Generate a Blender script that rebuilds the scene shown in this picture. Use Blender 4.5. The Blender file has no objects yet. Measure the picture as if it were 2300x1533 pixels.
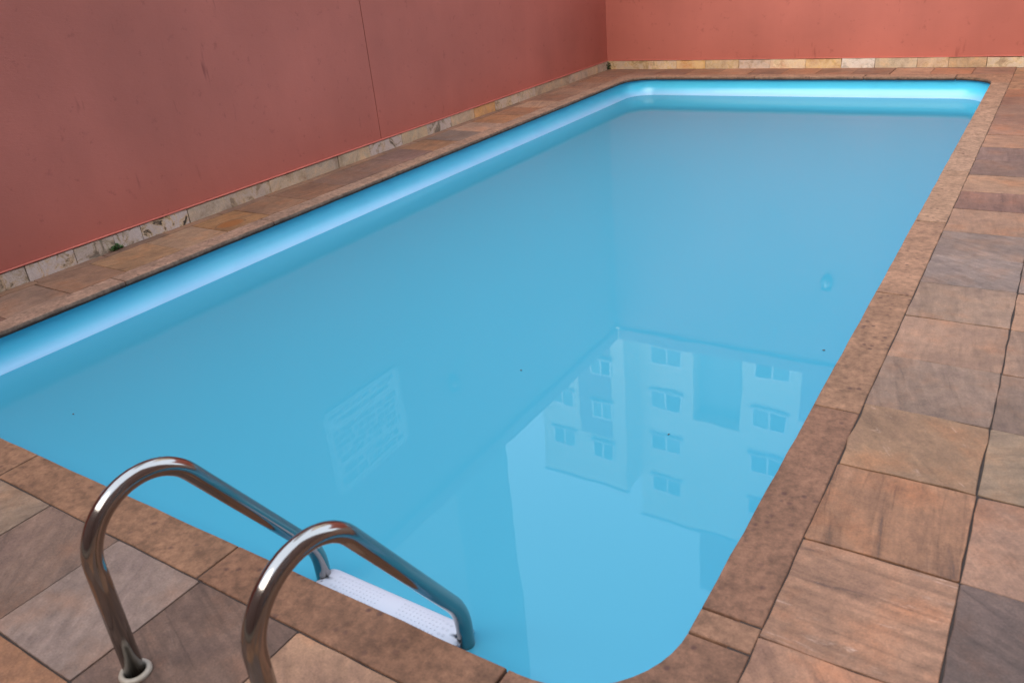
import bpy, bmesh, math, random
from mathutils import Vector, Matrix

random.seed(11)
scn = bpy.context.scene
col = scn.collection
R = math.radians

# ------------------------------------------------------------------ camera
cam_d = bpy.data.cameras.new('camera')
cam = bpy.data.objects.new('camera', cam_d)
col.objects.link(cam)
CAM_H = 1.4
_yaw, _pit, _rol = -0.61277436, 0.45384056, 0.09902896
_cy, _sy, _cp, _sp = math.cos(_yaw), math.sin(_yaw), math.cos(_pit), math.sin(_pit)
_f = Vector((_sy * _cp, _cy * _cp, -_sp))
_r = Vector((_cy, -_sy, 0))
_d = _f.cross(_r)
_r2 = math.cos(_rol) * _r + math.sin(_rol) * _d
_d2 = -math.sin(_rol) * _r + math.cos(_rol) * _d
_u = -_d2
cam.matrix_world = Matrix(((_r2.x, _u.x, -_f.x, 0), (_r2.y, _u.y, -_f.y, 0), (_r2.z, _u.z, -_f.z, CAM_H), (0, 0, 0, 1)))
cam_d.sensor_width = 36
cam_d.lens = 1801.76 / 2300 * 36
cam_d.clip_start = 0.05
cam_d.clip_end = 2000
cam_d.dof.use_dof = True
cam_d.dof.focus_distance = 5.0
cam_d.dof.aperture_fstop = 5.6
scn.camera = cam

# ------------------------------------------------------------------ sky, sun, exposure
SUN_EL, SUN_AZ = R(42), R(186)      # azimuth measured clockwise from +Y
world = bpy.data.worlds.new('World')
scn.world = world
world.use_nodes = True
wn = world.node_tree
bg = wn.nodes['Background']
sky = wn.nodes.new('ShaderNodeTexSky')
sky.sky_type = 'NISHITA'
sky.sun_disc = False
sky.sun_elevation = SUN_EL
sky.sun_rotation = SUN_AZ
sky.air_density = 1.0
sky.dust_density = 4.0
sky.ozone_density = 1.0
# thin even overcast: the clear sky seen through a pale, slightly blue cloud layer
veil = wn.nodes.new('ShaderNodeMix')
veil.data_type = 'RGBA'
veil.inputs[0].default_value = 0.8
veil.inputs[7].default_value = (7.0, 8.0, 9.2, 1)
wn.links.new(sky.outputs[0], veil.inputs[6])
wn.links.new(veil.outputs[2], bg.inputs[0])
bg.inputs[1].default_value = 0.15
sun_d = bpy.data.lights.new('sun', 'SUN')
sun_d.energy = 1.6
sun_d.angle = R(60)
sun_d.color = (1, 0.86, 0.68)
sun = bpy.data.objects.new('sun', sun_d)
col.objects.link(sun)
_sd = Vector((math.sin(SUN_AZ) * math.cos(SUN_EL), math.cos(SUN_AZ) * math.cos(SUN_EL), math.sin(SUN_EL)))
sun.rotation_euler = _sd.to_track_quat('Z', 'Y').to_euler()
sun.location = (0, 0, 20)
scn.view_settings.view_transform = 'Standard'
scn.view_settings.look = 'None'
scn.view_settings.exposure = 1.3
scn.view_settings.gamma = 1
scn.view_settings.use_curve_mapping = False
scn.cycles.max_bounces = 8
scn.cycles.diffuse_bounces = 4
scn.cycles.caustics_reflective = False
scn.cycles.caustics_refractive = False
scn.cycles.use_denoising = True

# ------------------------------------------------------------------ helpers
def lin(r, g, b, k=1.0):
    f = lambda c: ((c / 255 + 0.055) / 1.055) ** 2.4 if c > 10 else c / 255 / 12.92
    return (f(r) * k, f(g) * k, f(b) * k, 1.0)

def new_obj(name, bm, mat=None, parent=None, smooth=False, loc=None):
    me = bpy.data.meshes.new(name)
    bmesh.ops.recalc_face_normals(bm, faces=bm.faces)
    bm.to_mesh(me)
    bm.free()
    if mat:
        me.materials.append(mat)
    if smooth:
        me.polygons.foreach_set('use_smooth', [True] * len(me.polygons))
    o = bpy.data.objects.new(name, me)
    col.objects.link(o)
    if loc is not None:
        o.location = loc
    if parent:
        o.parent = parent
    return o

def empty(name, loc=(0, 0, 0)):
    o = bpy.data.objects.new(name, None)
    o.empty_display_size = 0.2
    o.location = loc
    col.objects.link(o)
    return o

def tag(o, label=None, cat=None, group=None, kind=None):
    if label: o['label'] = label
    if cat: o['category'] = cat
    if group: o['group'] = group
    if kind: o['kind'] = kind
    return o

def add_box(bm, x0, x1, y0, y1, z0, z1):
    v = [bm.verts.new(p) for p in ((x0, y0, z0), (x1, y0, z0), (x1, y1, z0), (x0, y1, z0), (x0, y0, z1), (x1, y0, z1), (x1, y1, z1), (x0, y1, z1))]
    fs = [bm.faces.new([v[i] for i in q]) for q in ((3, 2, 1, 0), (4, 5, 6, 7), (0, 1, 5, 4), (1, 2, 6, 5), (2, 3, 7, 6), (3, 0, 4, 7))]
    return v, fs

def box(name, x0, x1, y0, y1, z0, z1, mat, parent=None, bevel=0.0):
    cx, cy, cz = (x0 + x1) / 2, (y0 + y1) / 2, (z0 + z1) / 2
    bm = bmesh.new()
    add_box(bm, x0 - cx, x1 - cx, y0 - cy, y1 - cy, z0 - cz, z1 - cz)
    if bevel:
        bmesh.ops.bevel(bm, geom=list(bm.edges), offset=bevel, segments=2, affect='EDGES', profile=0.5)
    off = parent.location if parent and parent.parent is None else Vector((0, 0, 0))
    return new_obj(name, bm, mat, parent, loc=Vector((cx, cy, cz)) - off)

def loft(bm, rings, closed_ring=True, cap0=False, cap1=False):
    vr = [[bm.verts.new(p) for p in r] for r in rings]
    n = len(vr[0])
    for a, b in zip(vr[:-1], vr[1:]):
        for i in range(n if closed_ring else n - 1):
            j = (i + 1) % n
            bm.faces.new((a[i], a[j], b[j], b[i]))
    if cap0: bm.faces.new(vr[0][::-1])
    if cap1: bm.faces.new(vr[-1])
    return vr

# ------------------------------------------------------------------ materials
def mat_new(name):
    m = bpy.data.materials.new(name)
    m.use_nodes = True
    nt = m.node_tree
    return m, nt, nt.nodes['Principled BSDF']

def N(nt, kind, **kw):
    n = nt.nodes.new(kind)
    for k, v in kw.items():
        if isinstance(k, str) and hasattr(n, k):
            setattr(n, k, v)
    return n

def noise(nt, vec, scale, detail=4, rough=0.55, dist=0.0):
    n = nt.nodes.new('ShaderNodeTexNoise')
    n.inputs['Scale'].default_value = scale
    n.inputs['Detail'].default_value = detail
    n.inputs['Roughness'].default_value = rough
    n.inputs['Distortion'].default_value = dist
    if vec is not None: nt.links.new(vec, n.inputs['Vector'])
    return n.outputs['Fac']

def ramp(nt, fac, stops):
    n = nt.nodes.new('ShaderNodeValToRGB')
    e = n.color_ramp.elements
    while len(e) < len(stops): e.new(0.5)
    for s, (p, c) in zip(e, stops):
        s.position = p
        s.color = c if len(c) == 4 else (*c, 1)
    nt.links.new(fac, n.inputs[0])
    return n.outputs[0]

def g(v): return (v, v, v, 1)

def mix(nt, fac, a, b, mode='MIX'):
    n = nt.nodes.new('ShaderNodeMix')
    n.data_type = 'RGBA'
    n.blend_type = mode
    for sock, val in ((n.inputs[0], fac), (n.inputs[6], a), (n.inputs[7], b)):
        if hasattr(val, 'node'): nt.links.new(val, sock)
        else: sock.default_value = val
    return n.outputs[2]

def mathn(nt, op, a, b=0.0):
    n = nt.nodes.new('ShaderNodeMath')
    n.operation = op
    for s, v in ((n.inputs[0], a), (n.inputs[1], b)):
        if hasattr(v, 'node'): nt.links.new(v, s)
        else: s.default_value = v
    return n.outputs[0]

def bump(nt, h, strength, distance, normal=None):
    n = nt.nodes.new('ShaderNodeBump')
    n.inputs['Strength'].default_value = strength
    n.inputs['Distance'].default_value = distance
    nt.links.new(h, n.inputs['Height'])
    if normal is not None: nt.links.new(normal, n.inputs['Normal'])
    return n.outputs[0]

def attr(nt, name):
    n = nt.nodes.new('ShaderNodeAttribute')
    n.attribute_type = 'OBJECT'
    n.attribute_name = name
    return n.outputs['Fac']

def objinfo_color(nt):
    return nt.nodes.new('ShaderNodeObjectInfo').outputs['Color']

def seeded_coords(nt):
    """object-space metres shifted by the object's own seed"""
    tc = nt.nodes.new('ShaderNodeTexCoord')
    cb = nt.nodes.new('ShaderNodeCombineXYZ')
    s = attr(nt, 'seed')
    nt.links.new(s, cb.inputs[0]); nt.links.new(mathn(nt, 'MULTIPLY', s, 1.7), cb.inputs[1]); nt.links.new(mathn(nt, 'MULTIPLY', s, 0.63), cb.inputs[2])
    va = nt.nodes.new('ShaderNodeVectorMath')
    nt.links.new(tc.outputs['Object'], va.inputs[0]); nt.links.new(cb.outputs[0], va.inputs[1])
    return va.outputs[0], tc.outputs['Object']

def make_tile_mat(oval=False):
    m, nt, p = mat_new('sandstone_tile')
    v, raw = seeded_coords(nt)
    rot = nt.nodes.new('ShaderNodeVectorRotate')
    rot.rotation_type = 'Z_AXIS'
    nt.links.new(v, rot.inputs['Vector']); nt.links.new(attr(nt, 'turn'), rot.inputs['Angle'])
    sc = nt.nodes.new('ShaderNodeVectorMath'); sc.operation = 'MULTIPLY'
    nt.links.new(rot.outputs[0], sc.inputs[0]); sc.inputs[1].default_value = (1.0, 9.0, 1.0)
    vein = noise(nt, sc.outputs[0], 3.2, 6, 0.62, 0.9)
    sc2 = nt.nodes.new('ShaderNodeVectorMath'); sc2.operation = 'MULTIPLY'
    nt.links.new(rot.outputs[0], sc2.inputs[0]); sc2.inputs[1].default_value = (1.0, 4.5, 1.0)
    vein2 = noise(nt, sc2.outputs[0], 7.0, 5, 0.6, 0.5)
    blot = noise(nt, v, 6.0, 4, 0.6)
    big = noise(nt, v, 2.2, 2, 0.5)
    grain = noise(nt, v, 190.0, 3, 0.7)
    tint = objinfo_color(nt)
    st = attr(nt, 'streak')
    a = mix(nt, st, g(0.5), ramp(nt, vein, [(0.30, g(0.10)), (0.47, g(0.5)), (0.70, g(0.80))]))
    c = mix(nt, 0.6, tint, a, 'OVERLAY')
    c = mix(nt, 0.4, c, ramp(nt, vein2, [(0.3, g(0.32)), (0.5, g(0.5)), (0.72, g(0.66))]), 'OVERLAY')
    c = mix(nt, 0.55, c, ramp(nt, blot, [(0.28, lin(150, 148, 156)), (0.5, g(0.5)), (0.7, lin(205, 180, 158))]), 'OVERLAY')
    c = mix(nt, 0.5, c, ramp(nt, big, [(0.3, g(0.30)), (0.7, g(0.66))]), 'OVERLAY')
    # dark iron veins and pale scuffs
    c = mix(nt, mathn(nt, 'MULTIPLY', ramp(nt, vein, [(0.24, g(1)), (0.36, g(0))]), st), c, lin(70, 52, 52))
    pale = ramp(nt, noise(nt, sc2.outputs[0], 5.0, 7, 0.72, 1.2), [(0.60, g(0)), (0.72, g(0.75))])
    c = mix(nt, mathn(nt, 'MULTIPLY', pale, attr(nt, 'scuff')), c, lin(180, 152, 136))
    mot = noise(nt, v, 26.0, 5, 0.7)
    c = mix(nt, 0.55, c, ramp(nt, mot, [(0.3, g(0.30)), (0.5, g(0.5)), (0.7, g(0.68))]), 'OVERLAY')
    c = mix(nt, 0.6, c, ramp(nt, grain, [(0.25, g(0.28)), (0.75, g(0.72))]), 'OVERLAY')
    c = mix(nt, ramp(nt, noise(nt, v, 42, 3, 0.6), [(0.70, g(0)), (0.76, g(0.55))]), c, lin(62, 48, 46))
    if oval:                                    # one slab carries an ochre, dark-rimmed oval figure
        mp = nt.nodes.new('ShaderNodeMapping')
        mp.inputs['Location'].default_value = (-0.6, 0.35, 0)
        mp.inputs['Scale'].default_value = (11.0, 7.6, 0)
        nt.links.new(raw, mp.inputs['Vector'])
        ln = nt.nodes.new('ShaderNodeVectorMath'); ln.operation = 'LENGTH'
        nt.links.new(mp.outputs[0], ln.inputs[0])
        d_ = mathn(nt, 'ADD', ln.outputs['Value'], mathn(nt, 'MULTIPLY', noise(nt, v, 9, 3), 0.35))
        c = mix(nt, ramp(nt, d_, [(0.88, g(0)), (0.97, g(0.7)), (1.0, g(0))]), c, lin(70, 44, 34))
        c = mix(nt, ramp(nt, d_, [(0.80, g(0.85)), (0.95, g(0))]), c, lin(128, 78, 38))
    nt.links.new(c, p.inputs['Base Color'])
    p.inputs['Roughness'].default_value = 0.62
    p.inputs['Specular IOR Level'].default_value = 0.35
    h = mathn(nt, 'ADD', mathn(nt, 'ADD', mathn(nt, 'MULTIPLY', blot, 1.4), mathn(nt, 'MULTIPLY', mot, 0.35)), mathn(nt, 'ADD', mathn(nt, 'MULTIPLY', vein, 0.5), mathn(nt, 'MULTIPLY', grain, 0.12)))
    nt.links.new(bump(nt, h, 0.7, 0.008), p.inputs['Normal'])
    return m

def make_coping_mat():
    m, nt, p = mat_new('coping_stone')
    v, raw = seeded_coords(nt)
    blot = noise(nt, v, 9.0, 5, 0.65)
    mid = noise(nt, v, 38.0, 4, 0.65)
    fine = noise(nt, v, 160.0, 3, 0.7)
    tint = objinfo_color(nt)
    c = mix(nt, 0.75, tint, ramp(nt, blot, [(0.3, g(0.32)), (0.5, g(0.5)), (0.72, g(0.68))]), 'OVERLAY')
    c = mix(nt, 0.8, c, ramp(nt, mid, [(0.3, g(0.28)), (0.5, g(0.5)), (0.7, g(0.70))]), 'OVERLAY')
    c = mix(nt, 0.5, c, ramp(nt, fine, [(0.25, g(0.3)), (0.75, g(0.7))]), 'OVERLAY')
    vo = nt.nodes.new('ShaderNodeTexVoronoi')
    vo.inputs['Scale'].default_value = 36
    nt.links.new(v, vo.inputs['Vector'])
    sel = nt.nodes.new('ShaderNodeSeparateColor')
    nt.links.new(vo.outputs['Color'], sel.inputs[0])
    pit = mathn(nt, 'MULTIPLY', ramp(nt, vo.outputs['Distance'], [(0.16, g(1)), (0.36, g(0))]), ramp(nt, sel.outputs[0], [(0.72, g(0)), (0.76, g(1))]))
    pit = mathn(nt, 'MULTIPLY', pit, ramp(nt, noise(nt, v, 7, 3), [(0.38, g(0.25)), (0.55, g(1))]))
    c = mix(nt, mathn(nt, 'MULTIPLY', pit, 0.8), c, lin(70, 46, 42))
    # slab's edge turns near black towards the bottom, with a ragged upper limit
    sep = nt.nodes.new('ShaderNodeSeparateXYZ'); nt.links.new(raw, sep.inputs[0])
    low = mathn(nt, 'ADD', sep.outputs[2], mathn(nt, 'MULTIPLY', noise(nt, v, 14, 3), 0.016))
    lip_dark = ramp(nt, mathn(nt, 'MULTIPLY', mathn(nt, 'ADD', low, 0.03), 30.0), [(0.42, g(0.92)), (0.72, g(0.0))])
    c = mix(nt, lip_dark, c, lin(30, 27, 25))
    nt.links.new(c, p.inputs['Base Color'])
    p.inputs['Roughness'].default_value = 0.72
    p.inputs['Specular IOR Level'].default_value = 0.3
    h = mathn(nt, 'SUBTRACT', mathn(nt, 'ADD', mathn(nt, 'MULTIPLY', mid, 0.5), mathn(nt, 'ADD', blot, mathn(nt, 'MULTIPLY', fine, 0.15))), mathn(nt, 'MULTIPLY', pit, 0.5))
    nt.links.new(bump(nt, h, 0.6, 0.004), p.inputs['Normal'])
    return m

def make_base_stone_mat():
    m, nt, p = mat_new('skirting_stone')
    v, raw = seeded_coords(nt)
    blot = noise(nt, v, 8.0, 5, 0.65, 0.6)
    crust = noise(nt, v, 11.0, 5, 0.7, 1.0)
    fine = noise(nt, v, 120.0, 3, 0.7)
    c = mix(nt, 0.8, objinfo_color(nt), ramp(nt, blot, [(0.28, lin(150, 140, 134)), (0.5, g(0.5)), (0.72, lin(220, 204, 186))]), 'OVERLAY')
    sc = attr(nt, 'scuff')
    c = mix(nt, mathn(nt, 'MULTIPLY', ramp(nt, crust, [(0.45, g(0)), (0.53, g(1))]), sc), c, lin(196, 182, 174))
    c = mix(nt, mathn(nt, 'MULTIPLY', ramp(nt, crust, [(0.38, g(1)), (0.46, g(0))]), sc), c, lin(62, 54, 48))
    c = mix(nt, 0.5, c, ramp(nt, fine, [(0.25, g(0.3)), (0.75, g(0.7))]), 'OVERLAY')
    nt.links.new(c, p.inputs['Base Color'])
    p.inputs['Roughness'].default_value = 0.8
    nt.links.new(bump(nt, mathn(nt, 'ADD', blot, mathn(nt, 'MULTIPLY', crust, 0.6)), 0.7, 0.008), p.inputs['Normal'])
    return m

def make_plaster_mat(name, rgb, k=1.0):
    m, nt, p = mat_new(name)
    tc = nt.nodes.new('ShaderNodeTexCoord')
    geo = nt.nodes.new('ShaderNodeNewGeometry')
    v = geo.outputs['Position']
    sc = nt.nodes.new('ShaderNodeVectorMath'); sc.operation = 'MULTIPLY'
    nt.links.new(v, sc.inputs[0]); sc.inputs[1].default_value = (1, 1, 0.16)
    base = lin(*rgb, k)
    big = noise(nt, v, 0.9, 4, 0.55)
    streak = noise(nt, sc.outputs[0], 11.0, 4, 0.6)
    spot = noise(nt, v, 14.0, 4, 0.7)
    c = mix(nt, 0.5, base, ramp(nt, big, [(0.3, g(0.36)), (0.7, g(0.62))]), 'OVERLAY')
    c = mix(nt, 0.18, c, ramp(nt, noise(nt, sc.outputs[0], 3.0, 4, 0.6), [(0.3, g(0.38)), (0.7, g(0.60))]), 'OVERLAY')
    c = mix(nt, ramp(nt, streak, [(0.67, g(0)), (0.76, g(0.5))]), c, lin(100, 44, 40))
    c = mix(nt, ramp(nt, spot, [(0.30, g(0.28)), (0.38, g(0))]), c, lin(112, 50, 46))
    c = mix(nt, ramp(nt, noise(nt, sc.outputs[0], 5.0, 5, 0.7), [(0.68, g(0)), (0.82, g(0.25))]), c, lin(206, 120, 104))
    nt.links.new(c, p.inputs['Base Color'])
    p.inputs['Roughness'].default_value = 0.62
    p.inputs['Specular IOR Level'].default_value = 0.35
    sc2 = nt.nodes.new('ShaderNodeVectorMath'); sc2.operation = 'MULTIPLY'
    nt.links.new(v, sc2.inputs[0]); sc2.inputs[1].default_value = (0.55, 0.55, 2.0)
    h = mathn(nt, 'ADD', noise(nt, sc2.outputs[0], 60, 4, 0.65), mathn(nt, 'MULTIPLY', noise(nt, v, 7, 3, 0.5), 0.9))
    nt.links.new(bump(nt, h, 0.35, 0.004), p.inputs['Normal'])
    return m

def simple_mat(name, rgb, rough=0.5, metal=0.0, spec=0.5, var=0.0, scale=8.0, bumpd=0.0):
    m, nt, p = mat_new(name)
    geo = nt.nodes.new('ShaderNodeTexCoord').outputs['Object']
    if var:
        c = mix(nt, var, lin(*rgb), ramp(nt, noise(nt, geo, scale, 5, 0.6), [(0.3, g(0.3)), (0.7, g(0.7))]), 'OVERLAY')
        nt.links.new(c, p.inputs['Base Color'])
    else:
        p.inputs['Base Color'].default_value = lin(*rgb)
    p.inputs['Roughness'].default_value = rough
    p.inputs['Metallic'].default_value = metal
    p.inputs['Specular IOR Level'].default_value = spec
    if bumpd:
        nt.links.new(bump(nt, noise(nt, geo, scale * 4, 4), 0.5, bumpd), p.inputs['Normal'])
    return m

def make_shell_mat():
    m, nt, p = mat_new('fibreglass')
    geo = nt.nodes.new('ShaderNodeNewGeometry')
    v = geo.outputs['Position']
    sep = nt.nodes.new('ShaderNodeSeparateXYZ'); nt.links.new(v, sep.inputs[0])
    wob = mathn(nt, 'MULTIPLY', noise(nt, v, 2.0, 3), 0.02)
    z = mathn(nt, 'ADD', sep.outputs[2], wob)
    c = lin(76, 190, 222)
    # pale band of reflected sky painted into the lining colour, strongest at the waterline
    sky_band = ramp(nt, mathn(nt, 'MULTIPLY', mathn(nt, 'ADD', z, 0.20), 5.0), [(0.0, g(0.75)), (0.2, g(0.6)), (0.36, g(0.2)), (0.5, g(0.0))])
    c = mix(nt, sky_band, c, lin(142, 168, 202))
    c = mix(nt, 0.25, c, ramp(nt, noise(nt, v, 5, 4), [(0.3, g(0.42)), (0.7, g(0.58))]), 'OVERLAY')
    nt.links.new(c, p.inputs['Base Color'])
    p.inputs['Roughness'].default_value = 0.28
    p.inputs['Coat Weight'].default_value = 0.0
    p.inputs['Coat Roughness'].default_value = 0.12
    return m

def make_water_mat():
    m, nt, p = mat_new('pool_water')
    out = nt.nodes['Material Output']
    nt.nodes.remove(p)
    geo = nt.nodes.new('ShaderNodeNewGeometry')
    v = geo.outputs['Position']
    sc = nt.nodes.new('ShaderNodeVectorMath'); sc.operation = 'MULTIPLY'
    nt.links.new(v, sc.inputs[0]); sc.inputs[1].default_value = (1.3, 0.8, 1)
    h = mathn(nt, 'ADD', noise(nt, sc.outputs[0], 1.5, 1, 0.4), mathn(nt, 'MULTIPLY', noise(nt, v, 3.6, 1, 0.5), 0.5))
    h = mathn(nt, 'ADD', h, mathn(nt, 'MULTIPLY', noise(nt, v, 7.0, 1, 0.5), 0.36))
    nrm = bump(nt, h, 1.0, 0.0005)
    body = nt.nodes.new('ShaderNodeBsdfDiffuse')
    body.inputs['Color'].default_value = WATER_RGB
    tr = nt.nodes.new('ShaderNodeBsdfTransparent')
    tr.inputs['Color'].default_value = (0.30, 0.72, 0.88, 1)
    mx = nt.nodes.new('ShaderNodeMixShader'); mx.inputs[0].default_value = 0.13
    nt.links.new(body.outputs[0], mx.inputs[1]); nt.links.new(tr.outputs[0], mx.inputs[2])
    gl = nt.nodes.new('ShaderNodeBsdfGlossy')
    gl.inputs['Roughness'].default_value = 0.0
    nt.links.new(nrm, gl.inputs['Normal'])
    fr = nt.nodes.new('ShaderNodeFresnel'); fr.inputs['IOR'].default_value = 1.333
    nt.links.new(nrm, fr.inputs['Normal'])
    m2 = nt.nodes.new('ShaderNodeMixShader')
    nt.links.new(fr.outputs[0], m2.inputs[0]); nt.links.new(mx.outputs[0], m2.inputs[1]); nt.links.new(gl.outputs[0], m2.inputs[2])
    nt.links.new(m2.outputs[0], out.inputs['Surface'])
    return m

WATER_RGB = (0.052, 0.292, 0.425, 1)
STONE_ALBEDO = 0.64
def stone_rgb(c):
    c = [v_ * 0.88 + m_ * 0.12 for v_, m_ in zip(c, (146, 112, 96))]      # slabs from one quarry: tones close together
    r, g_, b, a = lin(*c, STONE_ALBEDO)
    return (r * 0.97, g_ * 1.02, b * 0.95, 1)
M_TILE = make_tile_mat()
M_TILE_OVAL = make_tile_mat(True)
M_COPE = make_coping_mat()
M_STONE = make_base_stone_mat()
M_WALL = make_plaster_mat('terracotta_paint', (193, 110, 95), 0.82)
M_SHELL = make_shell_mat()
M_WATER = make_water_mat()
M_GROUT = simple_mat('dark_grout', (44, 35, 32), 0.9, var=0.6, scale=30, bumpd=0.003)
M_STEEL = simple_mat('polished_steel', (150, 146, 143), 0.13, 1.0)
M_PLASTIC = simple_mat('white_plastic', (172, 175, 188), 0.4)
M_DIMPLE = simple_mat('moulded_dimple', (164, 167, 180), 0.5)
M_FLANGE = simple_mat('cream_plastic', (150, 140, 128), 0.5, var=0.4, scale=20)
M_SIGN = simple_mat('enamel_board', (244, 243, 238), 0.4)
M_INK = simple_mat('dark_ink', (36, 28, 30), 0.6)
M_CONC = simple_mat('render_cap', (150, 92, 80), 0.8, var=0.4, scale=6, bumpd=0.003)
M_CREAM = simple_mat('cream_render', (222, 212, 188), 0.85, var=0.35, scale=0.5)
M_GREY = simple_mat('grey_render', (148, 150, 152), 0.85, var=0.3, scale=0.3)
M_PINK = simple_mat('dull_red_render', (150, 104, 100), 0.85, var=0.3, scale=0.6)
M_ALU = simple_mat('white_aluminium', (222, 222, 222), 0.4)
M_GLASS = simple_mat('window_glass', (30, 40, 48), 0.08, spec=0.35)
M_CURT = simple_mat('curtain', (132, 138, 138), 0.9)
M_LEAF = simple_mat('weed_leaf', (58, 92, 40), 0.6, var=0.5, scale=60)
M_MOSS = simple_mat('moss', (46, 58, 34), 0.95, var=0.6, scale=60)
M_SPECK = simple_mat('dry_leaf', (84, 80, 78), 0.8)
M_LAMP = simple_mat('lamp_body', (70, 66, 64), 0.5)
M_LAMPG = simple_mat('frosted_glass', (205, 205, 198), 0.25)
M_GROUND = simple_mat('earth', (120, 104, 88), 0.95, var=0.5, scale=0.4)

# ------------------------------------------------------------------ the setting
W_Z = -0.185
POOL = (-3.985, -0.487, 0.985, 8.49)     # x0, x1, y0, y1 of the coping's inner edge
PR = 0.277
CW = 0.14                                 # coping width
XW, YW = -4.56, 9.03                      # faces of the two walls
px0, px1, py0, py1 = POOL

def rrect(x0, x1, y0, y1, r, z, n=8):
    pts = []
    for cx, cy, a0 in ((x1 - r, y1 - r, 0), (x0 + r, y1 - r, 90), (x0 + r, y0 + r, 180), (x1 - r, y0 + r, 270)):
        for k in range(n + 1):
            a = R(a0 + 90 * k / n)
            pts.append((cx + r * math.cos(a), cy + r * math.sin(a), z))
    return pts

# far ground round the courtyard, with a hole where the pool sits
bm = bmesh.new()
for x0, x1, y0, y1 in ((-600, px0 - 0.3, -600, 900), (px1 + 0.3, 600, -600, 900), (px0 - 0.3, px1 + 0.3, -600, py0 - 0.3), (px0 - 0.3, px1 + 0.3, py1 + 0.3, 900)):
    bm.faces.new([bm.verts.new(p) for p in ((x0, y0, -0.06), (x1, y0, -0.06), (x1, y1, -0.06), (x0, y1, -0.06))])
tag(new_obj('ground', bm, M_GROUND), kind='structure')

# deck bed under the tiles (joints are its dark mortar)
deck = None
bm = bmesh.new()
ZG = -0.0045
for x0, x1, y0, y1 in ((XW, px0 - 0.09, -1.3, YW), (px1 + 0.09, 2.9, -1.3, YW), (px0 - 0.09, px1 + 0.09, -1.3, py0 - 0.09), (px0 - 0.09, px1 + 0.09, py1 + 0.09, YW)):
    add_box(bm, x0, x1, y0, y1, -0.05, ZG)
deck = tag(new_obj('paved_deck', bm, M_GROUT), kind='structure')

def tile(x0, x1, y0, y1, rgb, turn=None, streak=None, scuff=None, parent=None, rough_edge=0.0012, gap=0.0019, dz=None, name='tile', mat=None):
    rnd = random
    cx, cy = (x0 + x1) / 2, (y0 + y1) / 2
    hx, hy = (x1 - x0) / 2 - gap, (y1 - y0) / 2 - gap
    n = 5
    ring = []
    rc = 0.004
    base = [(-hx, -hy), (hx, -hy), (hx, hy), (-hx, hy)]
    for s in range(4):
        a, b = base[s], base[(s + 1) % 4]
        L = math.hypot(b[0] - a[0], b[1] - a[1])
        for k in range(n + 1):
            t = rc / L + (1 - 2 * rc / L) * k / n
            jx, jy = rnd.uniform(-1, 1) * rough_edge, rnd.uniform(-1, 1) * rough_edge
            ring.append((a[0] + (b[0] - a[0]) * t + jx, a[1] + (b[1] - a[1]) * t + jy))
    zt = dz if dz is not None else rnd.uniform(-0.0012, 0.0012)
    tx, ty = rnd.uniform(-0.003, 0.003), rnd.uniform(-0.003, 0.003)
    def pt(p, s, z):
        x, y = p[0] * (1 - s / max(hx, 0.03)), p[1] * (1 - s / max(hy, 0.03))
        return (x, y, z + tx * x + ty * y)
    bm = bmesh.new()
    loft(bm, [[pt(p, 0, -0.03) for p in ring], [pt(p, 0, zt - 0.004) for p in ring], [pt(p, 0.0008, zt - 0.0010) for p in ring], [pt(p, 0.0028, zt) for p in ring]], cap1=True)
    o = new_obj(name, bm, mat or M_TILE, parent, loc=(cx, cy, 0))
    o.color = stone_rgb(rgb)
    o['seed'] = rnd.uniform(0, 90)
    o['turn'] = turn if turn is not None else rnd.uniform(0, 3.14)
    o['streak'] = streak if streak is not None else rnd.uniform(0.25, 0.8)
    o['scuff'] = scuff if scuff is not None else rnd.choice((0, 0, 0.2, 0.5))
    return o

PALETTE = [(168, 120, 96), (150, 112, 94), (138, 108, 98), (160, 116, 92), (172, 126, 98), (128, 98, 88), (146, 116, 104), (156, 106, 80), (132, 110, 104)]

# right-hand deck: rows counted from the camera's side
YJ = [-1.19, -0.83, -0.47, -0.11, 0.25, 0.60, 0.96, 1.319, 1.685, 2.046, 2.404, 2.772, 3.134, 3.49, 3.84, 4.18, 4.544, 4.872, 5.209, 5.554, 5.892, 6.239, 6.566, 6.905, 7.24, 7.563, 7.90, 8.23, 8.62, 8.98]
C1 = {7: ((162, 116, 94), 0.05, 0.75, 0.8), 8: ((170, 118, 90), 1.5, 0.8, 0.1), 9: ((160, 120, 94), 0.9, 0.2, 0.9), 10: ((138, 110, 98), 1.3, 0.45, 0.0),
      11: ((160, 122, 104), 1.5, 0.3, 0.2), 12: ((154, 122, 106), 1.4, 0.3, 0.1), 13: ((134, 114, 110), 0.6, 0.5, 0.0), 14: ((134, 112, 106), 0.55, 0.6, 0.0),
      15: ((158, 118, 98), 1.4, 0.35, 0.0), 16: ((130, 92, 82), 1.45, 0.5, 0.1), 17: ((172, 130, 106), 0.4, 0.25, 0.1), 18: ((126, 98, 90), 1.4, 0.3, 0.0),
      19: ((130, 102, 96), 1.5, 0.5, 0.0), 20: ((168, 124, 102), 0.3, 0.3, 0.0), 21: ((158, 114, 96), 0.5, 0.4, 0.0), 22: ((140, 102, 88), 0.2, 0.4, 0.0),
      23: ((140, 104, 90), 0.1, 0.3, 0.0), 24: ((142, 100, 84), 0.2, 0.3, 0), 25: ((152, 102, 80), 0.2, 0.3, 0), 6: ((168, 120, 98), 0.9, 0.5, 0.1)}
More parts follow.
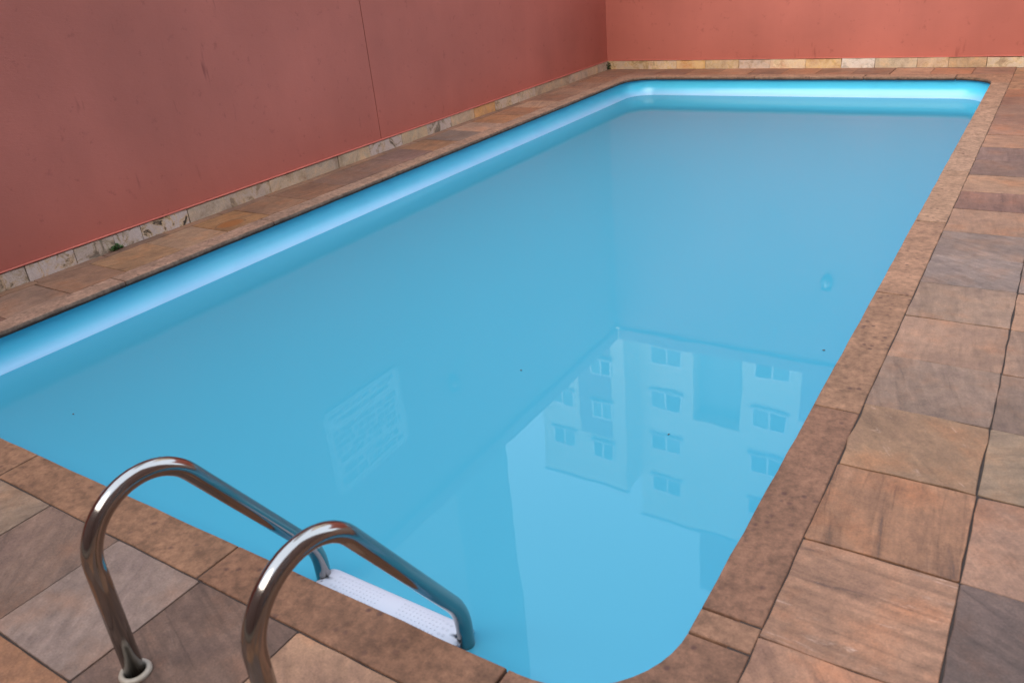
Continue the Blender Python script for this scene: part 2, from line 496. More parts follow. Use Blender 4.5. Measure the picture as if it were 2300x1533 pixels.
C2 = {7: ((104, 82, 78), 0.5, 0.7, 0.0), 8: ((160, 118, 100), 0.9, 0.35, 0.0), 9: ((150, 122, 102), 2.6, 0.5, 0.1), 10: ((134, 106, 94), 1.5, 0.4, 0.0), 11: ((150, 116, 100), 1.4, 0.4, 0.0), 12: ((176, 132, 108), 1.2, 0.2, 0.0), 6: ((118, 92, 84), 0.4, 0.6, 0)}
for i in range(len(YJ) - 1):
    for j in range(9):
        x0 = -0.347 + 0.352 * j
        spec = C1.get(i) if j == 0 else C2.get(i) if j == 1 else None
        jit = random.uniform(-0.004, 0.004) if j else 0
        re = 0.005 if (j == 0 and i == 9) else 0.0022
        if spec: tile(x0, x0 + 0.352, YJ[i] + jit, YJ[i + 1] + jit, spec[0], spec[1], spec[2], spec[3], deck, re, dz=0.002 if re > 0.003 else None)
        else: tile(x0, x0 + 0.352, YJ[i] + jit, YJ[i + 1] + jit, random.choice(PALETTE), parent=deck)

# near deck
XJ = [-4.475, -4.10, -3.75, -3.40, -3.05, -2.70, -2.37, -2.015, -1.654, -1.29, -0.93, -0.575, -0.347]
NR = [0.842, 0.48, 0.125, -0.23, -0.585, -0.94]
NT = {(9, 0): ((172, 128, 104), 0.8, 0.2, 0.1), (8, 0): ((112, 84, 74), 0.35, 0.85, 0.1), (7, 0): ((140, 116, 110), 1.1, 0.15, 0.3), (6, 0): ((124, 96, 86), 0.9, 0.35, 0.05), (5, 0): ((150, 122, 106), 2.2, 0.3, 0.2),
      (7, 1): ((166, 112, 82), 0.7, 0.3, 0.0), (8, 1): ((116, 86, 76), 0.4, 0.7, 0.0), (6, 1): ((158, 112, 88), 0.9, 0.3, 0.0)}
for j in range(5):
    for i in range(len(XJ) - 1):
        sp = NT.get((i, j))
        if sp: tile(XJ[i], XJ[i + 1], NR[j + 1], NR[j], sp[0], sp[1], sp[2], sp[3], deck)
        else: tile(XJ[i], XJ[i + 1], NR[j + 1], NR[j], random.choice(PALETTE), parent=deck)
# left strip between pool and wall
LJ = [0.84, 1.23, 1.602, 1.935, 2.26, 2.625, 2.961, 3.30, 3.645, 3.99, 4.34, 4.68, 5.03, 5.37, 5.72, 6.06, 6.41, 6.75, 7.10, 7.44, 7.79, 8.13, 8.48]
LP = [(150, 106, 92), (138, 96, 82), (160, 124, 108), (152, 112, 92), (164, 122, 92), (168, 130, 106), (158, 112, 76), (148, 108, 86), (146, 104, 84), (140, 104, 90), (136, 102, 90), (134, 100, 92), (160, 114, 86), (130, 108, 100), (178, 140, 122), (168, 116, 84), (160, 110, 84), (172, 132, 110), (150, 108, 90), (166, 124, 104), (150, 112, 96), (160, 112, 90)]
for i in range(len(LJ) - 1):
    t = tile(-4.475, px0 - CW + 0.006, LJ[i], LJ[i + 1], LP[i], random.uniform(1.2, 1.9), random.uniform(0.2, 0.6), random.choice((0, 0, 0.2)), deck, mat=M_TILE_OVAL if i == 6 else None)
for i in range(0, 24):
    y0 = -0.94 + i * 0.415
    tile(XW + 0.012, -4.475, y0, min(y0 + 0.415, YW - 0.012), random.choice([(150, 110, 92), (140, 104, 88), (158, 116, 94)]), 1.5, 0.3, 0, deck)
# far strip
x = -4.475
k = 0
FP = [(150, 106, 88), (140, 100, 84), (132, 92, 78), (156, 108, 86), (166, 116, 92), (140, 98, 82), (160, 108, 84), (150, 104, 84), (136, 96, 80), (174, 126, 104), (168, 112, 88), (150, 106, 90), (158, 110, 88)]
while x < -0.36:
    x1 = min(x + 0.345, -0.347)
    tile(x, x1, py1 + CW + 0.002, 8.985, FP[k % 13], random.uniform(-0.3, 0.3), 0.4, 0, deck)
    tile(x, x1, 8.985, YW - 0.012, FP[(k + 5) % 13], 0.0, 0.3, 0, deck)
    x = x1; k += 1
tile(-4.475, px0 - CW + 0.006, 8.48, py1 + CW + 0.002, (150, 108, 92), 1.5, 0.3, 0, deck)

# ------------------------------------------------------------------ pool
pool = tag(empty('swimming_pool', ((px0 + px1) / 2, (py0 + py1) / 2, 0)), 'rectangular swimming pool with rounded corners, light blue lining and stone rim', 'pool')
PO = Vector(pool.location)

prof = [(0.018, -0.028), (0.019, -0.05), (0.0185, -0.075), (0.014, -0.10), (0.006, -0.125), (-0.008, -0.15), (-0.030, -0.175), (-0.050, -0.195), (-0.058, -0.22), (-0.06, -0.26), (-0.08, -0.45), (-0.13, -0.85), (-0.17, -1.05), (-0.26, -1.18), (-0.40, -1.23)]
bm = bmesh.new()
rings = []
for o_, z in prof:
    r = max(PR + o_, 0.1)
    rings.append([(p[0] - PO.x, p[1] - PO.y, p[2]) for p in rrect(px0 - o_, px1 + o_, py0 - o_, py1 + o_, r, z, 10)])
loft(bm, rings, cap1=True)
new_obj('shell', bm, M_SHELL, pool, smooth=True)

# coping slabs -------------------------------------------------------
def slab(poly, rgb, T=0.032, gap=0.0035, inner=()):
    """poly: outline (counter-clockwise) of one slab; its top edges are eased"""
    cx = sum(p[0] for p in poly) / len(poly); cy = sum(p[1] for p in poly) / len(poly)
    bm = bmesh.new()
    vs = [bm.verts.new((p[0] - cx, p[1] - cy, -T)) for p in poly]
    f = bm.faces.new(vs)
    r = bmesh.ops.extrude_face_region(bm, geom=[f])
    top = [v for v in r['geom'] if isinstance(v, bmesh.types.BMVert)]
    bmesh.ops.translate(bm, verts=top, vec=(0, 0, T + random.uniform(-0.0008, 0.0008)))
    te = [e for e in bm.edges if e.verts[0] in top and e.verts[1] in top]
    bmesh.ops.bevel(bm, geom=te, offset=0.005, segments=2, affect='EDGES', profile=0.5)
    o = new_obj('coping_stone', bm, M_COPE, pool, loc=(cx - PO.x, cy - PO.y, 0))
    o.color = stone_rgb(rgb)
    o['seed'] = random.uniform(0, 90)
    return o

def wobble(a, b, n, amp=0.0016):
    out = []
    for k in range(n + 1):
        t = k / n
        j = random.uniform(-amp, amp) if 0 < k < n else 0
        dx, dy = b[0] - a[0], b[1] - a[1]
        L = math.hypot(dx, dy)
        out.append((a[0] + dx * t - dy / L * j, a[1] + dy * t + dx / L * j))
    return out

def rect_slab(x0, x1, y0, y1, rgb, gx=0.0, gy=0.0, inner='r'):
    x0, x1, y0, y1 = x0 + gx, x1 - gx, y0 + gy, y1 - gy
    c = [(x0, y0), (x1, y0), (x1, y1), (x0, y1)]
    poly = []
    for s in range(4):
        L = math.dist(c[s], c[(s + 1) % 4])
        poly += wobble(c[s], c[(s + 1) % 4], max(1, int(L / 0.09)))[:-1]
    return slab(poly, rgb)

G = 0.0028
RC = [(160, 118, 98), (158, 116, 96), (150, 106, 86), (160, 120, 100), (164, 126, 106), (166, 128, 108), (164, 124, 104), (158, 118, 98), (160, 120, 100)]
RY = [1.262, 1.346, 2.34, 3.326, 4.294, 5.26, 6.218, 7.2, 8.2]
RCC = [(146, 104, 84), (136, 94, 76), (152, 110, 88), (164, 120, 98), (168, 128, 106), (170, 132, 112), (168, 130, 110), (164, 126, 106)]
for i in range(len(RY) - 1):
    rect_slab(px1, px1 + CW, RY[i], RY[i + 1], RCC[i], gx=0.0, gy=G)
NX = [-3.695, -2.705, -1.673, -0.79]
NCC = [(144, 102, 80), (142, 100, 78), (134, 92, 72)]
for i in range(3):
    rect_slab(NX[i], NX[i + 1], py0 - CW, py0, NCC[i], gx=G)
LY = [1.262, 2.163, 3.21, 4.25, 5.29, 6.32, 7.3, 8.2]
LCC = [(170, 132, 116), (168, 130, 114), (166, 130, 114), (168, 130, 112), (170, 130, 112), (170, 132, 114), (168, 130, 112)]
for i in range(7):
    rect_slab(px0 - CW + 0.006, px0, LY[i], LY[i + 1], LCC[i], gy=G)
FX = [-3.695, -2.62, -1.572, -0.79]
for i in range(3):
    rect_slab(FX[i], FX[i + 1], py1, py1 + CW, (166, 124, 104), gx=G)

def corner(cx, cy, sx, sy, rgb, ext):
    """corner slab: square outside, concave inner curve of radius PR; (cx, cy) the square inner corner"""
    ex = PR + ext[0]; ey = PR + ext[1]
    o = (cx + sx * CW, cy + sy * CW)
    pts = [o, (cx - sx * ex + sx * G, cy + sy * CW), (cx - sx * ex + sx * G, cy)]
    c0 = (cx - sx * PR, cy - sy * PR)
    n = 12
    for k in range(n + 1 if ext[1] > 0.01 else n):
        a = R(90) * (1 - k / n)
        pts.append((c0[0] + sx * PR * math.cos(a), c0[1] + sy * PR * math.sin(a)))
    pts += [(cx, cy - sy * ey + sy * G), (cx + sx * CW, cy - sy * ey + sy * G)]
    q = []
    for p in pts:
        if not q or math.dist(p, q[-1]) > 0.002: q.append(p)
    area = sum(q[i][0] * q[(i + 1) % len(q)][1] - q[(i + 1) % len(q)][0] * q[i][1] for i in range(len(q)))
    if area < 0: q.reverse()
    return slab(q, rgb)
corner(px1, py0, 1, -1, (138, 96, 78), (px1 + 0.79 - PR, 1.262 - py0 - PR))
corner(px0, py0, -1, -1, (162, 120, 100), (-3.695 - px0 - PR, 1.262 - py0 - PR))
corner(px0, py1, -1, 1, (168, 128, 110), (-3.695 - px0 - PR, py1 - 8.2 - PR))
corner(px1, py1, 1, 1, (160, 116, 94), (px1 + 0.79 - PR, py1 - 8.2 - PR))

# water ----------------------------------------------------------------
bm = bmesh.new()
bm.faces.new([bm.verts.new(p) for p in rrect(px0 + 0.042, px1 - 0.042, py0 + 0.042, py1 - 0.042, PR - 0.042, W_Z, 12)])
tag(new_obj('pool_water', bm, M_WATER), kind='structure')

# ------------------------------------------------------------------ walls
WT = 3.05
def wall_pieces(parent, axis, length_pts, base_h=0.098):
    pass

wl = tag(empty('boundary_wall', (XW, 4.0, 0)), 'long terracotta wall on the left with a thin vertical joint', 'wall', kind='thing')
YN = -1.6
GY = 4.925
BH = 0.092
def seg_box(name, p, mat, parent, bevel=0):
    return box(name, *p, mat, parent, bevel)
seg_box('plaster_panel', (XW - 0.2, XW, YN, GY - 0.0035, BH + 0.007, WT), M_WALL, wl)
seg_box('plaster_panel', (XW - 0.2, XW, GY + 0.0035, YW, BH + 0.007, WT), M_WALL, wl)
M_GROOVE = simple_mat('joint_sealant', (96, 46, 42), 0.9)  # dark red-brown filler, set back in the wall's joint
seg_box('joint_filler', (XW - 0.2, XW - 0.006, GY - 0.0035, GY + 0.0035, BH + 0.007, WT), M_GROOVE, wl)
seg_box('ledge', (XW - 0.2, XW + 0.016, YN, YW - 0.016, BH, BH + 0.007), M_WALL, wl, 0.003)
seg_box('cap', (XW - 0.24, XW + 0.045, YN, YW - 0.045, WT, WT + 0.16), M_WALL, wl, 0.008)

wf = tag(empty('boundary_wall', (-0.8, YW, 0)), 'brighter terracotta wall closing the far end of the pool', 'wall', kind='thing')
seg_box('plaster_panel', (XW - 0.2, 3.2, YW, YW + 0.2, BH + 0.007, WT), M_WALL, wf)
seg_box('ledge', (XW + 0.016, 3.2, YW - 0.012, YW + 0.2, BH, BH + 0.007), M_WALL, wf, 0.003)
seg_box('cap', (XW + 0.05, 3.2, YW - 0.045, YW + 0.24, WT, WT + 0.16), M_WALL, wf, 0.008)

SP = [(176, 158, 132), (168, 150, 126), (182, 160, 132), (172, 156, 136), (160, 144, 124), (190, 168, 136)]
def base_stone(x0, x1, y0, y1, rgb, scuff, parent):
    cx, cy, cz = (x0 + x1) / 2, (y0 + y1) / 2, BH / 2
    bm = bmesh.new()
    hz = BH / 2 - 0.0008 - random.uniform(0, 0.003)
    add_box(bm, x0 - cx, x1 - cx, y0 - cy, y1 - cy, -BH / 2 - 0.006, hz)
    bmesh.ops.subdivide_edges(bm, edges=[e for e in bm.edges if e.calc_length() > 0.12], cuts=3)
    for v in bm.verts:
        v.co.x += random.uniform(-0.002, 0.002); v.co.y += random.uniform(-0.002, 0.002)
        if v.co.z > 0: v.co.z -= random.uniform(0, 0.003)
    o = new_obj('stone', bm, M_STONE, parent, loc=Vector((cx, cy, cz)) - Vector(parent.location))
    o.color = lin(*rgb, 1.08); o['seed'] = random.uniform(0, 90); o['scuff'] = scuff
    return o
LS = [YN, -1.2, -0.85, -0.45, -0.1, 0.25, 0.62, 0.98, 1.30, 1.62, 1.951, 2.233, 2.484, 2.667, 3.01, 3.348, 3.701, 4.05, 4.395, 4.756, 5.159, 5.505, 5.858, 6.226, 6.58, 7.03, 7.331, 7.668, 8.06, 8.498, 8.75, YW - 0.013]
LSC = {8: 0.4, 10: 0.95, 11: 0.6, 12: 1.0, 13: 1.0, 14: 0.15, 15: 0.45, 19: 0.8, 21: 0.6, 24: 0.5, 25: 0.3, 9: 0.7}
for i in range(len(LS) - 1):
    rgb = (196, 150, 96) if i == 23 else random.choice(SP)
    base_stone(XW - 0.1, XW + 0.012 + random.uniform(-0.002, 0.003), LS[i] + 0.0025, LS[i + 1] - 0.0025, rgb, LSC.get(i, random.choice((0, 0.1, 0.2))), wl)
FS = [XW - 0.1, -4.03, -3.685, -3.343, -2.964, -2.625, -2.254, -1.899, -1.58, -1.193, -0.92, -0.6, -0.25, 0.1, 0.45, 0.8, 1.15, 1.5, 1.85, 2.2, 2.55, 2.9, 3.2]
FSP = {0: (178, 150, 108), 1: (200, 172, 134), 2: (206, 166, 108), 3: (186, 160, 122), 4: (180, 156, 136), 5: (206, 180, 146), 6: (196, 164, 116), 7: (206, 194, 182), 8: (178, 160, 136), 9: (184, 156, 124), 10: (168, 140, 108)}
for i in range(len(FS) - 1):
    base_stone(FS[i] + 0.0025, FS[i + 1] - 0.0025, YW - 0.012 + random.uniform(-0.003, 0.002), YW + 0.1, FSP.get(i, random.choice(SP)), random.choice((0.1, 0.2, 0.35)), wf)

# ------------------------------------------------------------------ ladder
LXA, LXB = -1.536, -1.030
TR = 0.0220
lad = tag(empty('pool_ladder', ((LXA + LXB) / 2, 0.58, 0)), 'polished steel pool ladder with two arched handrails and a white tread', 'ladder')
LO = Vector(lad.location)

def fillet_path(pts, rads, seg=14):
    out = [Vector(pts[0])]
    for i in range(1, len(pts) - 1):
        a, b, c = Vector(pts[i - 1]), Vector(pts[i]), Vector(pts[i + 1])
        u, w = (a - b).normalized(), (c - b).normalized()
        ang = u.angle(w)
        t = rads[i - 1] / math.tan(ang / 2)
        ctr = b + (u + w).normalized() * (rads[i - 1] / math.sin(ang / 2))
        p0, p1 = b + u * t, b + w * t
        v0, v1 = p0 - ctr, p1 - ctr
        n = v0.cross(v1).normalized()
        tot = v0.angle(v1)
        for k in range(seg + 1):
            out.append(ctr + Matrix.Rotation(tot * k / seg, 3, n) @ v0)
    out.append(Vector(pts[-1]))
    return out

def tube_mesh(bm, path, rad, n=20, cap=True):
    rings = []
    for i, p in enumerate(path):
        d = (path[min(i + 1, len(path) - 1)] - path[max(i - 1, 0)]).normalized()
        sx = Vector((1, 0, 0)) if abs(d.x) < 0.9 else Vector((0, 1, 0))
        e1 = (sx - d * sx.dot(d)).normalized(); e2 = d.cross(e1)
        rings.append([p + e1 * rad * math.cos(2 * math.pi * k / n) + e2 * rad * math.sin(2 * math.pi * k / n) for k in range(n)])
    loft(bm, rings, cap0=cap, cap1=cap)

RAIL = [(0.571, -0.05), (0.5835, 0.785), (1.131, -0.07), (1.131, -1.0)]
for X in (LXA, LXB):
    bm = bmesh.new()
    tube_mesh(bm, fillet_path([(X - LO.x, y - LO.y, z) for y, z in RAIL], [0.144, 0.20], 22), TR)
    new_obj('handrail', bm, M_STEEL, lad, smooth=True)
    bm = bmesh.new()
    rings = []
    for r, z in ((0.0365, 0.001), (0.0365, 0.005), (0.034, 0.009), (0.029, 0.011), (0.0245, 0.010), (0.0228, 0.004)):
        rings.append([(X - LO.x + r * math.cos(2 * math.pi * k / 28), 0.572 - LO.y + r * math.sin(2 * math.pi * k / 28), z) for k in range(28)])
    loft(bm, rings)
    new_obj('flange', bm, M_FLANGE, lad, smooth=True)

def tread(zc, yc):
    """moulded tread: an arched section, its ends hollowed to sit against the rails"""
    n = 14
    sec = []
    for k in range(n + 1):
        a = math.pi * (1 - k / n)
        sec.append((0.052 * math.cos(a) * (1.0 if abs(math.cos(a)) < 0.95 else 1.0), 0.018 * math.sin(a)))
    sec += [(0.050, -0.030), (-0.050, -0.030)]
    bm = bmesh.new()
    xs = [LXA + 0.004, LXA + 0.02, LXA + 0.05, (LXA + LXB) / 2, LXB - 0.05, LXB - 0.02, LXB - 0.004]
    rings = []
    for i, x_ in enumerate(xs):
        r = []
        for (yy, zz) in sec:
            xx = x_
            if i in (0, 6):
                h = math.sqrt(max(TR ** 2 - min(abs(yy), TR) ** 2, 0))
                xx += h if i == 0 else -h
                k = 0.93
            else: k = 1.0
            r.append((xx - LO.x, yc + yy * k - LO.y, zc + zz))
        rings.append(r)
    loft(bm, rings, cap0=True, cap1=True)
    o = new_obj('tread', bm, M_PLASTIC, lad, smooth=False)
    for f in o.data.polygons: f.use_smooth = abs(f.normal.x) < 0.5
    # moulded grip studs in two fields, and larger ones at each end
    bm = bmesh.new()
    def stud(x_, y_, r_):
        t = (y_ / 0.052)
        z_ = zc + 0.018 * math.sqrt(max(0, 1 - t * t))
        top = bm.verts.new((x_ - LO.x, yc + y_ - LO.y, z_ + 0.0016))
        ring = [bm.verts.new((x_ - LO.x + r_ * math.cos(a), yc + y_ - LO.y + r_ * math.sin(a), zc + 0.018 * math.sqrt(max(0, 1 - ((y_ + r_ * math.sin(a)) / 0.052) ** 2)) + 0.0003)) for a in (0, 1.05, 2.09, 3.14, 4.19, 5.24)]
        for q in range(6): bm.faces.new((ring[q], ring[(q + 1) % 6], top))
    for f0 in (LXA + 0.085, LXB - 0.215):
        for a in range(11):
            for b in range(6):
                stud(f0 + a * 0.013, -0.036 + b * 0.0125, 0.0032)
    for s, xe in ((1, LXA + 0.055), (-1, LXB - 0.055)):
        for a in range(2):
            for b in range(4):
                stud(xe + s * 0.014 * a, -0.034 + b * 0.019, 0.0055)
    o2 = new_obj('grip_studs', bm, M_DIMPLE, o)
    o2['kind'] = 'stuff'
tread(-0.178, 1.122)
for z in (-0.43, -0.68, -0.93):          # lower treads, under the cloudy water
    tread(z, 1.122)

# ------------------------------------------------------------------ things on the walls
sg = tag(empty('notice_board', (XW, 4.175, 1.88)), 'white notice board of printed pool rules hung on the terracotta wall', 'sign')
SO = Vector(sg.location)
bm = bmesh.new(); add_box(bm, 0.004, 0.016, -0.475, 0.475, -0.395, 0.395)
bmesh.ops.bevel(bm, geom=[e for e in bm.edges if abs(e.verts[0].co.x - e.verts[1].co.x) > 0.005], offset=0.03, segments=4, affect='EDGES')
new_obj('board', bm, M_SIGN, sg)
bm = bmesh.new()
for a in ((-0.455, 0.455, 0.372, 0.376), (-0.455, 0.455, -0.376, -0.372), (-0.457, -0.453, -0.37, 0.37), (0.453, 0.457, -0.37, 0.37)):
    add_box(bm, 0.0162, 0.0168, a[0], a[1], a[2], a[3])
new_obj('border_line', bm, M_INK, sg)
# lettering: nine rows of words too small to read, as broken capital-height strokes
bm = bmesh.new()
rows = [(0.300, 0.072, [(-0.40, -0.10), (-0.06, 0.40)]), (0.205, 0.062, [(-0.36, -0.13), (-0.09, 0.33)]),
        (0.095, 0.046, [(-0.38, -0.10), (-0.05, 0.16), (0.22, 0.40)]), (0.030, 0.046, [(-0.40, -0.35), (-0.31, -0.27), (-0.22, -0.05), (-0.01, 0.36)]),
        (-0.035, 0.046, [(-0.41, -0.16), (-0.13, 0.10), (0.13, 0.38)]), (-0.100, 0.046, [(-0.41, -0.20), (-0.16, 0.10), (0.13, 0.38)]),
        (-0.165, 0.046, [(-0.41, -0.35), (-0.32, -0.15), (-0.11, 0.10), (0.13, 0.22), (0.26, 0.40)]),
        (-0.272, 0.034, [(-0.34, -0.32), (-0.29, 0.04), (0.07, 0.32)]), (-0.335, 0.034, [(-0.42, -0.25), (-0.22, -0.16), (-0.13, -0.04), (-0.01, 0.08), (0.11, 0.17), (0.20, 0.40)])]
rr = random.Random(4)
for zc, h, ws in rows:
    for a, b in ws:
        y = a
        w = h * 0.62
        while y < b - 0.004:
            y1 = min(y + w, b)
            st = h * 0.20
            # each character: one or two uprights and one or two bars
            add_box(bm, 0.0162, 0.0168, y, y + st, zc - h / 2, zc + h / 2)
            if rr.random() < 0.65: add_box(bm, 0.0162, 0.0168, y1 - st - h * 0.1, y1 - h * 0.1, zc - h / 2, zc + h / 2)
            for zz in rr.sample((-h / 2, -st / 2, h / 2 - st), 2):
                add_box(bm, 0.0163, 0.0169, y + st, y1 - st, zc + zz, zc + zz + st)
            y += w * 1.08
o = new_obj('lettering', bm, M_INK, sg)
o['kind'] = 'stuff'

def bulkhead_lamp(loc, rz, label):
    t = tag(empty('wall_lamp', loc), label, 'lamp', 'bulkhead lamps on the terracotta walls')
    t.rotation_euler = (0, 0, rz)
    def dome(rx, rz_, x0, x1, name, mat):
        bm = bmesh.new()
        rings = []
        for s, x_ in ((1, x0), (1, x0 + (x1 - x0) * 0.35), (0.86, x0 + (x1 - x0) * 0.7), (0.55, x0 + (x1 - x0) * 0.93), (0.12, x1)):
            rings.append([(x_, rx * s * math.cos(2 * math.pi * k / 24), rz_ * s * math.sin(2 * math.pi * k / 24)) for k in range(24)])
        loft(bm, rings, cap1=True)
        return new_obj(name, bm, mat, t, smooth=True)
    dome(0.062, 0.086, 0.001, 0.03, 'base', M_LAMP)
    dome(0.044, 0.066, 0.02, 0.07, 'glass', M_LAMPG)
    bm = bmesh.new()
    for off in (-0.02, 0.02):
        pth = [Vector((0.025 + 0.052 * math.sin(math.pi * k / 12), off, 0.076 * math.cos(math.pi * k / 12))) for k in range(13)]
        tube_mesh(bm, pth, 0.005, 8)
    new_obj('guard', bm, M_LAMP, t, smooth=True)
    bm = bmesh.new(); add_box(bm, 0.001, 0.07, -0.055, 0.055, 0.078, 0.09)
    new_obj('hood', bm, M_LAMP, t)
bulkhead_lamp((XW, 5.39, 2.03), 0, 'oval bulkhead lamp on the left wall beyond the notice board')
bulkhead_lamp((-1.85, YW, 1.99), R(-90), 'oval bulkhead lamp on the far end wall')

# ------------------------------------------------------------------ buildings beyond the walls (mirrored in the water)
def sc(c, p):                                   # facade points worked out for a facade 22 m off, moved to c metres
    return p[0] * c / 22, (p[1] + 1.77) * c / 22 - 1.77

def window(parent, x0, x1, z0, z1, yf, panes=2, curtain=0):
    O = Vector(parent.location)
    bm = bmesh.new()
    t = 0.09
    for a in ((x0, x1, z0, z0 + t), (x0, x1, z1 - t, z1), (x0, x0 + t, z0 + t, z1 - t), (x1 - t, x1, z0 + t, z1 - t), ((x0 + x1) / 2 - t / 2, (x0 + x1) / 2 + t / 2, z0 + t, z1 - t)):
        add_box(bm, a[0] - O.x, a[1] - O.x, yf - 0.04 - O.y, yf + 0.05 - O.y, a[2] - O.z, a[3] - O.z)
    w = new_obj('window', bm, M_ALU, parent)
    xm = (x0 + x1) / 2
    for q, (a, b) in enumerate(((x0 + t, xm - t / 2), (xm + t / 2, x1 - t))):
        bm = bmesh.new(); add_box(bm, a - O.x, b - O.x, yf - 0.006 - O.y, yf + 0.006 - O.y, z0 + t - O.z, z1 - t - O.z)
        new_obj('pane', bm, M_CURT if (curtain >> q) & 1 else M_GLASS, w)
    bm = bmesh.new(); add_box(bm, x0 - 0.08 - O.x, x1 + 0.08 - O.x, yf - 0.12 - O.y, yf - 0.05 - O.y, z0 - 0.1 - O.z, z0 - O.z)
    new_obj('sill', bm, M_GREY, w)

CM, CL = 35.0, 33.2
ap = tag(empty('apartment_building', (-14, 36, 0)), 'cream apartment block with white framed windows and dull red panels beyond the end wall', 'building')
def part(name, x0, x1, y0, y1, z0, z1, mat): return box(name, x0, x1, y0, y1, z0, z1, mat, ap)
XL = -16.43
part('wall', -21.7, XL, CL, CL + 9, 0, 26.1, M_CREAM)                       # projecting wing
part('wall', XL, -13.35, CM, CM + 10, 0, 29.0, M_CREAM)
part('wall', -10.79, -6.0, CM, CM + 10, 0, 29.0, M_CREAM)
part('wall', -13.35, -10.79, CM + 0.01, CM + 10, 21.7, 28.99, M_CREAM)
part('stair_recess', -13.35, -10.79, CM + 1.1, CM + 10, 0, 21.69, M_GREY)
part('parapet', XL - 0.06, -5.9, CM - 0.06, CM + 0.2, 29.0, 29.12, M_GREY)
part('parapet', -21.76, XL + 0.06, CL - 0.06, CL + 0.2, 26.1, 26.22, M_GREY)
part('rooftop_house', -13.03, -7.0, CM + 0.6, CM + 8, 29.0, 33.9, M_PINK)
part('red_panel', -19.17, -17.23, CL - 0.05, CL - 0.002, 3, 22.84, M_PINK)
part('red_panel', -7.9, -6.1, CM - 0.05, CM - 0.002, 3, 20.2, M_PINK)
cw = 0
for k in range(-1, 8):                                                       # main facade windows, top floor first
    dz = 1.745 * k
    x0, z0 = sc(CM, (-9.92, 15.6 - dz)); x1, z1 = sc(CM, (-8.78, 16.3 - dz))
    if k >= 0: window(ap, x0, x1, z0, z1, CM, curtain=[0, 2, 1, 3, 2, 0, 1, 3, 0][k])
    x0, z0 = sc(CM, (-6.41, 15.45 - dz)); x1, z1 = sc(CM, (-5.29, 16.12 - dz))
    if k >= 0: window(ap, x0, x1, z0, z1, CM, curtain=[0, 0, 1, 2, 2, 0, 1, 3, 0][k])
for k in range(0, 8):
    dz = 1.745 * k
    x0, z0 = sc(CL, (-13.93, 14.6 - dz)); x1, z1 = sc(CL, (-12.95, 15.3 - dz))
    window(ap, x0, x1, z0, z1, CL, curtain=[2, 3, 0, 1, 2, 0, 1, 3][k])
    x0, z0 = sc(CL, (-12.18, 14.76 - dz)); x1, z1 = sc(CL, (-11.36, 15.45 - dz))
    window(ap, x0, x1, z0, z1, CL - 0.06, curtain=[0, 3, 1, 1, 2, 0, 1, 3][k])
tw = tag(empty('tower_block', (-24, 30, 0)), 'tall windowless grey side wall of a neighbouring tower beyond the left wall', 'building')
box('wall', -40, -24.6, 28, 33.2, 0, 62, M_GREY, tw)
box('parapet', -40.1, -24.5, 27.9, 33.3, 62.003, 62.5, M_CREAM, tw)

# unseen block added beside and behind the near deck to shade the courtyard
hb = tag(empty('shade_block', (3.4, -3, 0)), 'tall plain block out of view, added to shade the courtyard, dull brown render', 'building')
M_BROWN = simple_mat('brown_render', (120, 92, 82), 0.85, var=0.3, scale=0.6)
box('wall', 5.2, 16, -20, 8.0, -0.04, 13.5, M_BROWN, hb)
box('wall', -14, 5.19, -20, -7.5, -0.04, 9.5, M_BROWN, hb)
for zf in (1.0, 4.0, 7.0, 10.0):
    for yf in (-2.4, 0.4):
        fr = box('window', 5.16, 5.24, yf, yf + 1.4, zf, zf + 1.2, M_ALU, hb)
        for q in (0, 1):
            bm = bmesh.new(); add_box(bm, 5.152 - 3.4, 5.159 - 3.4, yf + 0.06 + q * 0.67 + 3, yf + 0.67 + q * 0.67 + 3, zf + 0.06, zf + 1.14)
            new_obj('pane', bm, M_GLASS, fr, loc=-Vector(fr.location))

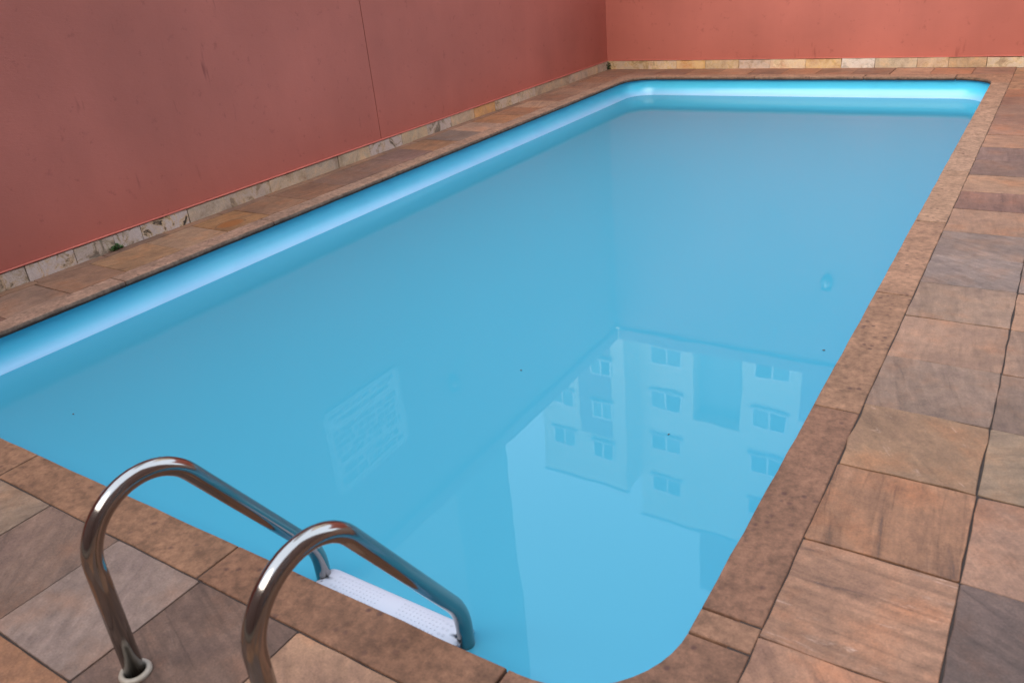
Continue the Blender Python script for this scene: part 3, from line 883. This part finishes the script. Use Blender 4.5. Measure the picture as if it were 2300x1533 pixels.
# ------------------------------------------------------------------ small things
def weed(loc, size, n, label):
    rr = random.Random(3)
    bm = bmesh.new()
    for k in range(n):
        a = rr.uniform(0, 6.28); r_ = size * rr.uniform(0.0, 0.5); h = size * rr.uniform(0.1, 0.65) * (1 - r_ / size * 0.7)
        c = Vector((abs(r_ * math.cos(a)) * 0.8, r_ * math.sin(a) * 1.5, h))
        L, w = size * rr.uniform(0.16, 0.30), size * rr.uniform(0.07, 0.12)
        d = Vector((math.cos(a), math.sin(a), rr.uniform(-0.1, 0.8))).normalized()
        s = d.cross(Vector((rr.uniform(-.3, .3), rr.uniform(-.3, .3), 1))).normalized()
        u = d.cross(s)
        vs = [bm.verts.new(p) for p in (c, c + d * L * 0.5 + s * w + u * w * 0.3, c + d * L, c + d * L * 0.5 - s * w + u * w * 0.3)]
        bm.faces.new((vs[0], vs[1], vs[2])); bm.faces.new((vs[0], vs[2], vs[3]))
    t = tag(empty('weed', loc), label, 'plant')
    new_obj('leaves', bm, M_LEAF, t)
    bm = bmesh.new()
    for k in range(9):
        a = rr.uniform(-1.4, 1.4)
        tube_mesh(bm, [Vector((0, 0, -0.004)), Vector((0.2 * size * math.cos(a), 0.4 * size * math.sin(a), size * 0.4))], 0.0012, 5)
    new_obj('stem', bm, M_LEAF, t)
weed((XW + 0.016, 2.478, 0.0), 0.055, 130, 'small green weed sprouting where the left wall meets the paving')

bm = bmesh.new()
rr = random.Random(8)
for k in range(34):
    a = rr.random()
    p = Vector((XW + 0.018 + 0.03 * rr.random() ** 2, YW - 0.016 - 0.04 * rr.random() ** 2, 0.004 + 0.075 * rr.random() ** 1.5))
    m_ = Matrix.Translation(p) @ Matrix.Diagonal((0.009, 0.009, 0.007, 1))
    bmesh.ops.create_icosphere(bm, subdivisions=1, radius=rr.uniform(0.5, 1.2), matrix=m_)
tag(new_obj('moss', bm, M_MOSS), 'dark moss in the far corner at the foot of both walls', 'moss')

def speck(x, y, L, w, a, label):
    bm = bmesh.new()
    c, s = math.cos(a), math.sin(a)
    pts = [(-L, 0, 0), (-L * 0.3, -w, 0.0012), (L * 0.5, -w * 0.8, 0.0012), (L, 0, 0.0005), (L * 0.4, w, 0.0012), (-L * 0.4, w * 0.9, 0.001)]
    top = [bm.verts.new((p[0] * c - p[1] * s, p[0] * s + p[1] * c, p[2] + 0.0015)) for p in pts]
    bot = [bm.verts.new((p[0] * c - p[1] * s, p[0] * s + p[1] * c, 0)) for p in pts]
    bm.faces.new(top); bm.faces.new(bot[::-1])
    for k in range(6): bm.faces.new((bot[k], bot[(k + 1) % 6], top[(k + 1) % 6], top[k]))
    o = new_obj('leaf_fragment', bm, M_SPECK, loc=(x, y, W_Z + 0.001))
    tag(o, label, 'leaf', 'dry leaf fragments floating on the pool')
speck(-2.591, 1.297, 0.006, 0.002, 0.7, 'dry fragment floating above the arch of the left handrail')
speck(-3.231, 1.36, 0.005, 0.0025, 0.2, 'dry fragment floating near the left edge of the picture')
speck(-0.62, 3.081, 0.006, 0.0025, 0.4, 'dry fragment floating beside the right rim')
speck(-0.944, 2.243, 0.005, 0.002, 1.0, 'dry fragment floating over the mirrored cream building')
speck(-1.684, 2.439, 0.005, 0.002, 0.0, 'dry fragment floating in the middle of the pool')
